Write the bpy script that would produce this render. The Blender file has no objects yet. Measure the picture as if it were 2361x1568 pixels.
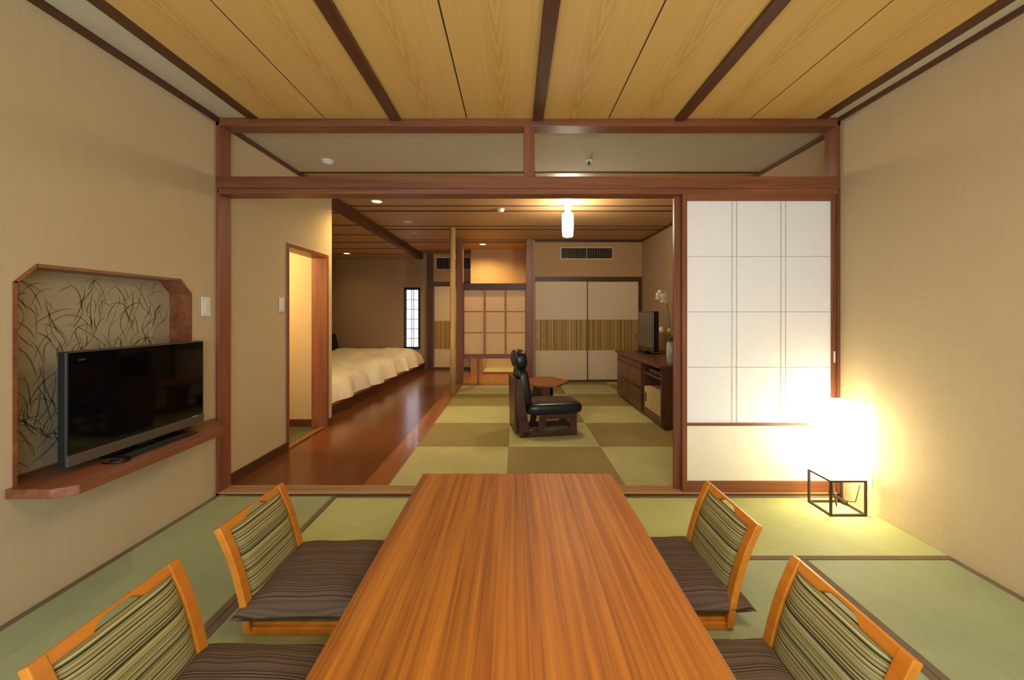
import bpy, math, random
from mathutils import Vector, Matrix
random.seed(7)
scene = bpy.context.scene
C = scene.collection
PI = math.pi
F = 960.0                      # focal length in pixels of a 2361-wide frame

# ------------------------------------------------------------------ camera, world, light, exposure
cam_d = bpy.data.cameras.new('camera'); cam = bpy.data.objects.new('camera', cam_d); C.objects.link(cam)
cam.location = (0, 0, 1.2); cam.rotation_euler = (PI/2, 0, 0)
cam_d.sensor_width = 36; cam_d.lens = F/2361*36; cam_d.clip_start = .02
cam_d.shift_x = -5.5/2361; cam_d.shift_y = -59.0/2361
scene.camera = cam

world = bpy.data.worlds.new('world'); scene.world = world; world.use_nodes = True
bg = world.node_tree.nodes['Background']; bg.inputs[0].default_value = (.75, .85, 1, 1); bg.inputs[1].default_value = .6

scene.view_settings.view_transform = 'Standard'
scene.view_settings.look = 'None'
scene.view_settings.gamma = 1
scene.view_settings.use_curve_mapping = False
scene.view_settings.exposure = 0.66
scene.cycles.use_denoising = True
scene.cycles.max_bounces = 6
scene.cycles.use_adaptive_sampling = True
scene.cycles.adaptive_threshold = .08
scene.cycles.adaptive_min_samples = 16
scene.cycles.diffuse_bounces = 4
scene.cycles.glossy_bounces = 2
scene.cycles.caustics_reflective = False
scene.cycles.caustics_refractive = False
scene.cycles.sample_clamp_indirect = 4

def light(name, kind, loc, power, color, size=None, size_y=None, rot=(0, 0, 0), **kw):
    d = bpy.data.lights.new(name, kind); d.energy = power; d.color = color
    if kind == 'AREA':
        d.shape = 'RECTANGLE'; d.size = size; d.size_y = size_y or size
    elif size is not None:
        d.shadow_soft_size = size
    for k, v in kw.items(): setattr(d, k, v)
    o = bpy.data.objects.new(name, d); C.objects.link(o); o.location = loc; o.rotation_euler = rot
    o['kind'] = 'helper'
    return o
WARM = (1, .84, .60); WARM2 = (1, .76, .44); DAY = (.76, .89, 1); GOLD = (1, .70, .28)
# daylight entering through the wide window of the wall behind the camera
light('window_daylight', 'AREA', (-.35, -1.42, 1.15), 64, DAY, 3.1, 1.9, (PI/2, 0, 0))

# ------------------------------------------------------------------ mesh helpers
class MB:
    def __init__(s): s.v = []; s.f = []; s.smooth = False
    def add(s, vs, fs):
        n = len(s.v); s.v += [tuple(p) for p in vs]; s.f += [tuple(i+n for i in f) for f in fs]; return s
    def box(s, x0, x1, y0, y1, z0, z1):
        return s.add([(x0,y0,z0),(x1,y0,z0),(x1,y1,z0),(x0,y1,z0),(x0,y0,z1),(x1,y0,z1),(x1,y1,z1),(x0,y1,z1)],
                     [(0,3,2,1),(4,5,6,7),(0,1,5,4),(1,2,6,5),(2,3,7,6),(3,0,4,7)])
    def prism(s, poly, a, b, axis='z'):
        """polygon extruded from a to b; axis z: poly=(x,y); axis y: poly=(x,z); axis x: poly=(y,z)"""
        def P(p, t): return {'z': (p[0], p[1], t), 'y': (p[0], t, p[1]), 'x': (t, p[0], p[1])}[axis]
        n = len(poly)
        vs = [P(p, a) for p in poly] + [P(p, b) for p in poly]
        fs = [tuple(range(n)), tuple(range(2*n-1, n-1, -1))] + [(i, n+i, n+(i+1) % n, (i+1) % n) for i in range(n)]
        return s.add(vs, fs)
    def tube(s, pts, r, n=8, cap=True):
        pts = [Vector(p) for p in pts]; rs = r if isinstance(r, (list, tuple)) else [r]*len(pts)
        base = len(s.v); up = Vector((0, 0, 1))
        for i, p in enumerate(pts):
            d = (pts[min(i+1, len(pts)-1)] - pts[max(i-1, 0)]).normalized()
            a = d.cross(up)
            if a.length < .05: a = d.cross(Vector((0, 1, 0)))
            a.normalize(); b = d.cross(a).normalized()
            for k in range(n):
                t = 2*PI*k/n; s.v.append(tuple(p + (a*math.cos(t) + b*math.sin(t))*rs[i]))
        for i in range(len(pts)-1):
            for k in range(n):
                q = base+i*n; s.f.append((q+k, q+(k+1) % n, q+n+(k+1) % n, q+n+k))
        if cap:
            s.f.append(tuple(base+k for k in range(n))[::-1]); q = base+(len(pts)-1)*n; s.f.append(tuple(q+k for k in range(n)))
        return s
    def lathe(s, prof, cx=0, cy=0, n=24):
        """prof: list of (r, z) bottom to top"""
        base = len(s.v)
        for r, z in prof:
            for k in range(n):
                t = 2*PI*k/n; s.v.append((cx+r*math.cos(t), cy+r*math.sin(t), z))
        for i in range(len(prof)-1):
            for k in range(n):
                q = base+i*n; s.f.append((q+k, q+(k+1) % n, q+n+(k+1) % n, q+n+k))
        s.f.append(tuple(base+k for k in range(n))[::-1]); q = base+(len(prof)-1)*n; s.f.append(tuple(q+k for k in range(n)))
        return s
    def grid(s, fn, nu, nv):
        base = len(s.v)
        for j in range(nv+1):
            for i in range(nu+1): s.v.append(tuple(fn(i/nu, j/nv)))
        for j in range(nv):
            for i in range(nu):
                a = base+j*(nu+1)+i; s.f.append((a, a+1, a+nu+2, a+nu+1))
        return s
    def soft(s, c, h, e1=.35, e2=.35, nu=28, nv=16, tilt=None):
        """superellipsoid: centre c, half sizes h"""
        sg = lambda a, e: math.copysign(abs(a)**e, a)
        def fn(u, v):
            a = -PI+2*PI*u; b = -PI/2+PI*v
            p = Vector((h[0]*sg(math.cos(b), e1)*sg(math.cos(a), e2), h[1]*sg(math.cos(b), e1)*sg(math.sin(a), e2), h[2]*sg(math.sin(b), e1)))
            if tilt: p = Matrix.Rotation(tilt, 3, 'Y') @ p
            return (p.x+c[0], p.y+c[1], p.z+c[2])
        return s.grid(fn, nu, nv)
    def mesh(s, name):
        m = bpy.data.meshes.new(name); m.from_pydata(s.v, [], s.f); m.validate(); m.update()
        return m

def obj(name, mb, mat, parent=None, bevel=0, smooth=False, loc=None, rot=None):
    me = mb.mesh(name) if isinstance(mb, MB) else mb
    if mat is not None and not me.materials: me.materials.append(mat)
    o = bpy.data.objects.new(name, me); C.objects.link(o)
    if parent is not None: o.parent = parent
    if loc: o.location = loc
    if rot: o.rotation_euler = rot
    if bevel:
        b = o.modifiers.new('bevel', 'BEVEL'); b.width = bevel; b.segments = 2; b.limit_method = 'ANGLE'; b.angle_limit = .7
    if smooth:
        for p in me.polygons: p.use_smooth = True
    return o
def box(name, b, mat, parent=None, bevel=0): return obj(name, MB().box(*b), mat, parent, bevel)
def struct(o, label=None):
    o['kind'] = 'structure'
    if label: o['label'] = label
    return o
def tag(o, label, cat, group=None):
    o['label'] = label; o['category'] = cat
    if group: o['group'] = group
    return o
def thing(name, label, cat, loc=(0, 0, 0), rz=0, group=None):
    o = bpy.data.objects.new(name, None); C.objects.link(o); o.location = loc; o.rotation_euler = (0, 0, rz); o.empty_display_size = .05
    return tag(o, label, cat, group)
def copy_tree(o, parent=None):
    c = o.copy(); C.objects.link(c); c.parent = parent
    for ch in [k for k in bpy.data.objects if k.parent == o]: copy_tree(ch, c)
    return c

# ------------------------------------------------------------------ materials
def lin(r, g, b):
    f = lambda c: (c/255/12.92) if c/255 <= .04045 else ((c/255+.055)/1.055)**2.4
    return (f(r), f(g), f(b), 1)
def mat0(name):
    m = bpy.data.materials.new(name); m.use_nodes = True
    nt = m.node_tree; return m, nt, nt.nodes['Principled BSDF']
def N(nt, t, **kw):
    n = nt.nodes.new(t)
    for k, v in kw.items():
        if k in n.inputs.keys(): n.inputs[k].default_value = v
        else: setattr(n, k, v)
    return n
def coords(nt, scale=(1, 1, 1), kind='Object'):
    tc = N(nt, 'ShaderNodeTexCoord'); mp = N(nt, 'ShaderNodeMapping'); mp.inputs['Scale'].default_value = scale
    nt.links.new(tc.outputs[kind], mp.inputs['Vector']); return mp.outputs['Vector']
def ramp(nt, fac, stops, interp='LINEAR'):
    r = N(nt, 'ShaderNodeValToRGB'); cr = r.color_ramp; cr.interpolation = interp
    while len(cr.elements) < len(stops): cr.elements.new(.5)
    for e, (p, c) in zip(cr.elements, stops): e.position = p; e.color = c
    nt.links.new(fac, r.inputs['Fac']); return r.outputs['Color']
def bump(nt, bsdf, h, strength=.2, dist=.002):
    b = N(nt, 'ShaderNodeBump', Strength=strength, Distance=dist); nt.links.new(h, b.inputs['Height']); nt.links.new(b.outputs['Normal'], bsdf.inputs['Normal'])
def plain(name, c, rough=.5, metal=0, spec=.5, noise=.06, coat=0):
    m, nt, b = mat0(name)
    v = coords(nt); n = N(nt, 'ShaderNodeTexNoise', Scale=9.0, Detail=1.0); nt.links.new(v, n.inputs['Vector'])
    lo = tuple(x*(1-noise) for x in c[:3])+(1,); hi = tuple(min(1, x*(1+noise)) for x in c[:3])+(1,)
    nt.links.new(ramp(nt, n.outputs['Fac'], [(.3, lo), (.7, hi)]), b.inputs['Base Color'])
    b.inputs['Roughness'].default_value = rough; b.inputs['Metallic'].default_value = metal; b.inputs['Specular IOR Level'].default_value = spec
    b.inputs['Coat Weight'].default_value = coat
    return m
def wood(name, dark, light_, axis='z', rough=.45, scale=1.0, coat=0, contrast=(.35, .68), spec=.4, grain=38):
    """long streaky grain along the given axis"""
    m, nt, b = mat0(name)
    g = grain*scale; l = 1.6*scale
    sc = {'x': (l, g, g), 'y': (g, l, g), 'z': (g, g, l)}[axis]
    v = coords(nt, sc); n = N(nt, 'ShaderNodeTexNoise', Scale=1.0, Detail=3.0, Roughness=.6, Distortion=.4); nt.links.new(v, n.inputs['Vector'])
    v2 = coords(nt, tuple(s*.22 for s in sc)); n2 = N(nt, 'ShaderNodeTexNoise', Scale=1.0, Detail=2.0); nt.links.new(v2, n2.inputs['Vector'])
    mx = N(nt, 'ShaderNodeMath', operation='ADD'); mu = N(nt, 'ShaderNodeMath', operation='MULTIPLY'); mu.inputs[1].default_value = .5
    nt.links.new(n.outputs['Fac'], mx.inputs[0]); nt.links.new(n2.outputs['Fac'], mx.inputs[1]); nt.links.new(mx.outputs[0], mu.inputs[0])
    nt.links.new(ramp(nt, mu.outputs[0], [(contrast[0], dark), (contrast[1], light_)]), b.inputs['Base Color'])
    b.inputs['Roughness'].default_value = rough; b.inputs['Specular IOR Level'].default_value = spec; b.inputs['Coat Weight'].default_value = coat
    return m
def glow(name, c, strength):
    m, nt, b = mat0(name)
    v = coords(nt); n = N(nt, 'ShaderNodeTexNoise', Scale=30.0, Detail=3.0); nt.links.new(v, n.inputs['Vector'])
    nt.links.new(ramp(nt, n.outputs['Fac'], [(.2, tuple(x*.94 for x in c[:3])+(1,)), (.8, c)]), b.inputs['Emission Color'])
    b.inputs['Base Color'].default_value = (.8, .78, .7, 1); b.inputs['Emission Strength'].default_value = strength
    return m
def wallpaper(name, c, amt=.08, sx=160, sz=160, rough=.85):
    """woven vinyl wallcovering: fine warp and weft plus broad unevenness"""
    m, nt, b = mat0(name)
    v1 = coords(nt, (sx, sx, 7)); n1 = N(nt, 'ShaderNodeTexNoise', Scale=1.0, Detail=2.0); nt.links.new(v1, n1.inputs['Vector'])
    v2 = coords(nt, (9, 9, sz)); n2 = N(nt, 'ShaderNodeTexNoise', Scale=1.0, Detail=2.0); nt.links.new(v2, n2.inputs['Vector'])
    v3 = coords(nt); n3 = N(nt, 'ShaderNodeTexNoise', Scale=1.1, Detail=2.0); nt.links.new(v3, n3.inputs['Vector'])
    a = N(nt, 'ShaderNodeMath', operation='ADD'); nt.links.new(n1.outputs['Fac'], a.inputs[0]); nt.links.new(n2.outputs['Fac'], a.inputs[1])
    a2 = N(nt, 'ShaderNodeMath', operation='MULTIPLY_ADD'); nt.links.new(n3.outputs['Fac'], a2.inputs[0]); a2.inputs[1].default_value = .35; nt.links.new(a.outputs[0], a2.inputs[2])
    a3 = N(nt, 'ShaderNodeMath', operation='MULTIPLY'); nt.links.new(a2.outputs[0], a3.inputs[0]); a3.inputs[1].default_value = .43
    lo = tuple(x*(1-amt) for x in c[:3])+(1,); hi = tuple(min(1, x*(1+amt)) for x in c[:3])+(1,)
    nt.links.new(ramp(nt, a3.outputs[0], [(.35, lo), (.65, hi)]), b.inputs['Base Color'])
    b.inputs['Roughness'].default_value = rough; b.inputs['Specular IOR Level'].default_value = .2
    return m
def tatami(name, c, axis):
    """woven rush: fine ribs across the given axis"""
    m, nt, b = mat0(name)
    sc = (300, 14, 14) if axis == 'x' else (14, 300, 14)
    v = coords(nt, sc); n = N(nt, 'ShaderNodeTexNoise', Scale=1.0, Detail=2.0); nt.links.new(v, n.inputs['Vector'])
    v2 = coords(nt, (3, 3, 3)); n2 = N(nt, 'ShaderNodeTexNoise', Scale=1.0, Detail=3.0); nt.links.new(v2, n2.inputs['Vector'])
    a = N(nt, 'ShaderNodeMath', operation='MULTIPLY_ADD'); nt.links.new(n.outputs['Fac'], a.inputs[0]); a.inputs[1].default_value = .6
    h = N(nt, 'ShaderNodeMath', operation='MULTIPLY'); nt.links.new(n2.outputs['Fac'], h.inputs[0]); h.inputs[1].default_value = .4; nt.links.new(h.outputs[0], a.inputs[2])
    lo = tuple(x*.86 for x in c[:3])+(1,); hi = tuple(x*1.12 for x in c[:3])+(1,)
    nt.links.new(ramp(nt, a.outputs[0], [(.35, lo), (.65, hi)]), b.inputs['Base Color'])
    b.inputs['Roughness'].default_value = .62; b.inputs['Specular IOR Level'].default_value = .3
    return m
def paper(name, c, trans=.45):
    m, nt, b = mat0(name)
    v = coords(nt); n = N(nt, 'ShaderNodeTexNoise', Scale=60.0, Detail=4.0); nt.links.new(v, n.inputs['Vector'])
    col = ramp(nt, n.outputs['Fac'], [(.3, tuple(x*.96 for x in c[:3])+(1,)), (.7, c)])
    d = N(nt, 'ShaderNodeBsdfDiffuse'); t = N(nt, 'ShaderNodeBsdfTranslucent'); mx = N(nt, 'ShaderNodeMixShader'); mx.inputs[0].default_value = trans
    for s in (d, t): nt.links.new(col, s.inputs['Color'])
    nt.links.new(d.outputs[0], mx.inputs[1]); nt.links.new(t.outputs[0], mx.inputs[2])
    nt.links.new(mx.outputs[0], nt.nodes['Material Output'].inputs['Surface']); return m
def striped(name, axis, freq, stops, rough=.9, interp='CONSTANT', detail=0.0, rel=.25, wob=0.0):
    """bands of colour along one local axis, their widths irregular"""
    m, nt, b = mat0(name)
    tc = N(nt, 'ShaderNodeTexCoord'); sep = N(nt, 'ShaderNodeSeparateXYZ'); nt.links.new(tc.outputs['Object'], sep.inputs[0])
    src = sep.outputs['XYZ'.index(axis.upper())]
    if wob:
        nz = N(nt, 'ShaderNodeTexNoise', Scale=6.0, Detail=1.0); nt.links.new(tc.outputs['Object'], nz.inputs['Vector'])
        ma = N(nt, 'ShaderNodeMath', operation='MULTIPLY_ADD'); nt.links.new(nz.outputs['Fac'], ma.inputs[0]); ma.inputs[1].default_value = wob; nt.links.new(src, ma.inputs[2]); src = ma.outputs[0]
    mu = N(nt, 'ShaderNodeMath', operation='MULTIPLY'); mu.inputs[1].default_value = freq; nt.links.new(src, mu.inputs[0])
    n = N(nt, 'ShaderNodeTexNoise', noise_dimensions='1D'); n.inputs['Scale'].default_value = 1.0; n.inputs['Detail'].default_value = detail
    nt.links.new(mu.outputs[0], n.inputs['W'])
    nt.links.new(ramp(nt, n.outputs['Fac'], stops, interp), b.inputs['Base Color'])
    b.inputs['Roughness'].default_value = rough; b.inputs['Specular IOR Level'].default_value = .2
    bump(nt, b, n.outputs['Fac'], rel, .003)
    return m

M = {}
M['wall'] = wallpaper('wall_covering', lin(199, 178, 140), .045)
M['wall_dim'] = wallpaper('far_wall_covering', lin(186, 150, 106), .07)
M['plaster'] = wallpaper('ceiling_plaster', lin(206, 196, 170), .05, 30, 30)
M['trim'] = {a: wood('trim_wood_'+a, lin(106, 60, 37), lin(156, 95, 61), a, .4) for a in 'xyz'}
M['darktrim'] = {a: wood('dark_trim_wood_'+a, lin(74, 42, 24), lin(104, 62, 38), a, .45) for a in 'xyz'}
M['sill'] = wood('sill_wood', lin(168, 124, 78), lin(206, 160, 108), 'x', .45)
M['sill_dark'] = plain('sill_groove', lin(84, 54, 30), .7)
M['log'] = wood('peeled_log', lin(186, 150, 92), lin(222, 188, 128), 'z', .4)
M['floorwood'] = wood('hall_floor_wood', lin(102, 56, 24), lin(118, 66, 29), 'y', .22, .8, .0, (.25, .75), .5)
M['floorborder'] = wood('floor_border_wood', lin(138, 84, 46), lin(170, 108, 64), 'y', .25, .5, .2)
M['table'] = wood('table_wood', lin(138, 74, 18), lin(200, 124, 38), 'y', .5, .7, .0, (.38, .62), .4, 95)
M['chairwood'] = wood('chair_wood', lin(196, 112, 26), lin(226, 146, 48), 'y', .38, .6, .15)
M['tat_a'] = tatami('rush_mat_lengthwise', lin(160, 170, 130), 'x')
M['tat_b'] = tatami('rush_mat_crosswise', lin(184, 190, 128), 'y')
M['tat_light'] = tatami('rush_sheen_light', lin(184, 184, 132), 'y')
M['tat_dark'] = tatami('rush_sheen_dark', lin(144, 132, 82), 'x')  # sheen of the turned weave painted as a light and a dark tone
M['heri'] = plain('mat_border_cloth', lin(118, 100, 78), .85)
M['paper'] = paper('shoji_paper', lin(252, 251, 249), .06)
M['bar'] = plain('lattice_shadow_and_pull_grey', lin(200, 193, 183), .8)  # grey painted for the lattice's shadow through the paper; also the finger pull
M['paper_w'] = paper('cream_screen_paper', lin(238, 220, 188), .5)
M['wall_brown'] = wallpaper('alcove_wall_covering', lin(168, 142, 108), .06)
M['white'] = plain('white_plastic', lin(232, 228, 214), .35)
M['black'] = plain('black_gloss_plastic', lin(14, 14, 15), .18, 0, .5)
M['screen'] = plain('black_glass_screen', lin(6, 6, 7), .06, 0, .5, 0)
M['gun'] = plain('dark_grey_plastic', lin(52, 52, 52), .35)
M['silver'] = plain('brushed_silver', lin(98, 88, 72), .45, .3)
M['leather'] = plain('black_leather', lin(24, 24, 26), .32, 0, .5)
M['darkwood'] = wood('dark_stained_wood', lin(60, 37, 27), lin(96, 63, 49), 'x', .35)
M['cabwood'] = wood('cabinet_wood', lin(74, 42, 26), lin(106, 64, 42), 'y', .35)
M['iron'] = plain('dark_bronze_frame', lin(52, 36, 20), .45)
M['duvet'] = plain('white_duvet_cotton', lin(236, 226, 206), .9, 0, .2)
M['fus'] = wallpaper('sliding_door_paper', lin(222, 202, 166), .03, 90, 90)

# board with a cathedral figure down its middle
def board_mat(name, dark, light_):
    m, nt, b = mat0(name)
    v = coords(nt, (14, .55, 1)); w = N(nt, 'ShaderNodeTexWave', wave_type='RINGS', rings_direction='Z'); w.inputs['Scale'].default_value = 2.6
    w.inputs['Distortion'].default_value = 3.2; w.inputs['Detail'].default_value = 3; w.inputs['Detail Scale'].default_value = 1.4
    nt.links.new(v, w.inputs['Vector'])
    v2 = coords(nt, (70, 1.2, 1)); n = N(nt, 'ShaderNodeTexNoise', Scale=1.0, Detail=4.0); nt.links.new(v2, n.inputs['Vector'])
    # the rings show only near the heart of the board
    tc = N(nt, 'ShaderNodeTexCoord'); sep = N(nt, 'ShaderNodeSeparateXYZ'); nt.links.new(tc.outputs['Object'], sep.inputs[0])
    ab = N(nt, 'ShaderNodeMath', operation='ABSOLUTE'); nt.links.new(sep.outputs[0], ab.inputs[0])
    mr = N(nt, 'ShaderNodeMapRange'); mr.inputs['From Min'].default_value = .02; mr.inputs['From Max'].default_value = .075; mr.inputs['To Min'].default_value = .42; mr.inputs['To Max'].default_value = .03
    nt.links.new(ab.outputs[0], mr.inputs['Value'])
    mu = N(nt, 'ShaderNodeMath', operation='MULTIPLY'); nt.links.new(w.outputs['Fac'], mu.inputs[0]); nt.links.new(mr.outputs[0], mu.inputs[1])
    ad = N(nt, 'ShaderNodeMath', operation='MULTIPLY_ADD'); nt.links.new(n.outputs['Fac'], ad.inputs[0]); ad.inputs[1].default_value = .55; nt.links.new(mu.outputs[0], ad.inputs[2])
    nt.links.new(ramp(nt, ad.outputs[0], [(.15, light_), (.75, dark)]), b.inputs['Base Color'])
    b.inputs['Roughness'].default_value = .5; b.inputs['Specular IOR Level'].default_value = .3
    return m
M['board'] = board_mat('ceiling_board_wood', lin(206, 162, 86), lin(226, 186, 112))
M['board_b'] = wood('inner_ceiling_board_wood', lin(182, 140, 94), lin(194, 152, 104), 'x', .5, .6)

greens = [(0, lin(58, 60, 38)), (.36, lin(120, 118, 70)), (.41, lin(176, 160, 104)), (.46, lin(104, 110, 66)), (.50, lin(198, 186, 132)), (.54, lin(170, 118, 66)), (.58, lin(138, 140, 84)), (.63, lin(72, 70, 44)), (.68, lin(186, 172, 116))]
M['stripe'] = striped('striped_upholstery', 'z', 120, greens, .9, 'CONSTANT', 1.0, .5)
M['cushion'] = striped('striped_cushion_cloth', 'y', 190, [(.3, lin(64, 50, 40)), (.45, lin(96, 77, 62)), (.62, lin(112, 92, 74))], .9, 'LINEAR', 0.0, .6, .004)
M['gold'] = striped('gold_striped_band', 'x', 48, [(.34, lin(118, 90, 40)), (.42, lin(176, 142, 76)), (.5, lin(150, 118, 58)), (.56, lin(232, 204, 138)), (.62, lin(160, 126, 64))], .45, 'LINEAR', 0.0, .1)

# ------------------------------------------------------------------ ROOM A shell (dining room): x -1.978..2.159, y -1.3..2.756, ceiling 2.5
XL, XR, YB, YF, YF2, H = -1.978, 2.159, -1.3, 2.756, 2.874, 2.5
NY0, NY1, NZ0, NZ1, CH = 1.64, 2.549, .50, 1.41, .082      # TV niche opening in the left wall
w = MB().box(XL-.15, XL, YB, NY0, 0, H+.05).box(XL-.15, XL, NY1, YF, 0, H+.05).box(XL-.15, XL, NY0, NY1, 0, NZ0).box(XL-.15, XL, NY0, NY1, NZ1, H+.05)
w.prism([(NY0, NZ1-CH), (NY0, NZ1), (NY0+CH, NZ1)], XL-.15, XL, 'x').prism([(NY1, NZ1-CH), (NY1-CH, NZ1), (NY1, NZ1)], XL-.15, XL, 'x')
struct(obj('wall_left', w, M['wall']))
struct(box('wall_right', (XR, XR+.12, YB, YF2, 0, H+.05), M['wall']))
# wall behind the camera with its wide window
WX0, WX1, WZ0, WZ1 = -1.9, 1.2, .2, 2.1
w = MB().box(XL-.15, WX0, YB-.1, YB, 0, H+.05).box(WX1, XR+.12, YB-.1, YB, 0, H+.05).box(WX0, WX1, YB-.1, YB, 0, WZ0).box(WX0, WX1, YB-.1, YB, WZ1, H+.05)
struct(obj('wall_back', w, M['wall']))
wf = MB()
for x in (WX0, -.35-.025, WX1-.05): wf.box(x, x+.05, YB-.07, YB-.03, WZ0, WZ1)
wf.box(WX0, WX1, YB-.07, YB-.03, WZ0, WZ0+.05).box(WX0, WX1, YB-.07, YB-.03, WZ1-.05, WZ1)
struct(obj('window_1', wf, M['trim']['x']))
struct(box('trim_1', (XL, XL+.026, YB, YF, 2.474, 2.512), M['darktrim']['y']))      # wall-top mouldings
struct(box('trim_2', (XR-.016, XR, YB, YF, 2.478, 2.512), M['darktrim']['y']))

# ceiling: plaster field, five battens, two boards in every bay
ceil = struct(box('ceiling', (XL-.15, XR+.12, YB, YF, 2.504, 2.55), M['plaster']))
bat_x = [-1.7255 + .9403*i for i in range(5)]
bat = MB().box(-.034, .034, YB, YF, 2.478, 2.512).mesh('batten'); edge_bat = MB().box(-.040, .034, YB, YF, 2.494, 2.512).mesh('batten')
for i, x in enumerate(bat_x): obj('batten', edge_bat if i in (0, 4) else bat, M['darktrim']['y'], ceil, .004, loc=(x, 0, 0))
M['groove'] = plain('dark_groove', lin(70, 44, 24), .9)
jn = MB().box(-.006, .006, YB, YF, 2.501, 2.512).mesh('joint_strip')
for x in bat_x[:-1]: obj('joint_strip', jn, M['groove'], ceil, loc=(x+.4702, 0, 0))
bd = MB().box(-.231, .231, (YB-YF)/2, (YF-YB)/2, 2.498, 2.512).mesh('board')
for x in bat_x[:-1]:
    for k in (-1, 1):
        obj('board', bd, M['board'], ceil, loc=(x+.4702+k*.235, (YB+YF)/2, 0))

# partition posts, beams, transom post, sill
struct(box('trim_3', (XL, XL+.023, YF, YF2, 0, H), M['trim']['z'], None, .003))
struct(box('trim_4', (XR-.020, XR, YF, YF2, 0, H), M['trim']['z'], None, .003))
struct(box('trim_5', (XL, XR, YF, YF2, 2.449, 2.512), M['trim']['x'], None, .003))
b5 = struct(obj('trim_6', MB().box(XL+.005, XR-.005, YF-.006, YF2, 2.035, 2.112).box(XL+.012, XR-.012, YF, YF2, 1.998, 2.035), M['trim']['x'], None, .003))
struct(box('trim_7', (.063, .135, YF+.006, YF2-.006, 2.10, 2.46), M['trim']['z'], None, .003))
sill = struct(box('trim_8', (XL, XR, YF, YF2, 0, .012), M['sill_dark'], None))
for i in range(5):
    y = YF + .0265*i; obj('sill_ridge', MB().box(XL+.023, XR-.02, y, y+(.012 if i else .018), .012, .02), M['sill'], sill)

# floor of the dining room: mats with cloth borders
floor = struct(box('floor', (XL-.15, XR+.12, YB, YF, -.08, -.03), M['sill_dark']))
def mat(x0, x1, y0, y1, m, edges):
    o = box('tatami_mat', (x0+.0015, x1-.0015, y0+.0015, y1-.0015, -.03, 0), m, floor)
    e = .034
    for s in edges:
        r = {'l': (x0+.0015, x0+e, y0+.0015, y1-.0015), 'r': (x1-e, x1-.0015, y0+.0015, y1-.0015), 'f': (x0+.0015, x1-.0015, y1-e, y1-.0015), 'n': (x0+.0015, x1-.0015, y0+.0015, y0+e)}[s]
        obj('cloth_border', MB().box(*r, -.004, .0015), M['heri'], o)
SX = -1.166; SY = 2.035; SX2 = 1.398
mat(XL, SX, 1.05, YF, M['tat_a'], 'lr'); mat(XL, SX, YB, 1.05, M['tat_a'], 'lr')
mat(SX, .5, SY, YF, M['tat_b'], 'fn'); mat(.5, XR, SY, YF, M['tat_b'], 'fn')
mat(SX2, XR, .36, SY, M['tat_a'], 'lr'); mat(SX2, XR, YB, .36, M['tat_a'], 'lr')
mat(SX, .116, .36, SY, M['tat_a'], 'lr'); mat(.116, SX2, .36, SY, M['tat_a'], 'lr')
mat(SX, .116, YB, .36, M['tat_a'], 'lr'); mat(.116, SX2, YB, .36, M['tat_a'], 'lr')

# ------------------------------------------------------------------ ROOM B shell (inner room, hall, bed alcove)
BX = 2.248; FZ = .015; YFU = 7.34; YFAR = 9.0; AX = -3.88; WE = 4.51
DY0, DY1, DZ = 3.645, 4.375, 1.79       # doorway in the hall wall
w = MB().box(XL-.15, XL, YF2, DY0-.012, FZ, H).box(XL-.15, XL, DY1+.012, WE, FZ, H).box(XL-.15, XL, DY0-.012, DY1+.012, DZ+.012, H).box(XL-.15, XL, YF, YF2, 0, H)
struct(obj('wall_hall', w, M['wall']))
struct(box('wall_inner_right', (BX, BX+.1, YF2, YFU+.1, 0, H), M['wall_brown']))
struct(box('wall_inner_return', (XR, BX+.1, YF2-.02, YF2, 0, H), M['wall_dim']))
struct(box('wall_vestibule_far', (AX, XL-.15, 4.43, WE, 0, H), M['wall']))
struct(box('wall_vestibule_left', (-3.3, -3.2, 3.4, 4.43, 0, H), M['wall']))
struct(box('wall_vestibule_near', (-3.2, XL-.15, 3.4, 3.5, 0, H), M['wall']))
struct(box('floor_vestibule', (-3.2, XL-.021, 3.5, 4.43, -.05, FZ-.004), plain('dark_green_carpet', lin(78, 74, 44), .9)))
struct(box('ceiling_vestibule', (-3.2, XL-.15, 3.5, 4.43, 2.2, 2.25), M['plaster']))
struct(box('baseboard_vestibule', (-3.2, XL-.15, 4.418, 4.43, FZ-.004, .085), M['darktrim']['x']))
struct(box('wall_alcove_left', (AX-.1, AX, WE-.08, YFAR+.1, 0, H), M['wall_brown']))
SW0, SW1, SZ0, SZ1 = -2.375, -2.035, .47, 1.78     # slit window
w = MB().box(AX, SW0, YFAR, YFAR+.1, 0, H).box(SW1, -1.873, YFAR, YFAR+.1, 0, H).box(SW0, SW1, YFAR, YFAR+.1, 0, SZ0).box(SW0, SW1, YFAR, YFAR+.1, SZ1, H)
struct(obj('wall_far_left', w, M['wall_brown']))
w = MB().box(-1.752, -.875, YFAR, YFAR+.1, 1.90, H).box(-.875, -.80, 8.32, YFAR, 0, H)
struct(obj('wall_far_middle', w, M['wall_dim']))
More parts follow.
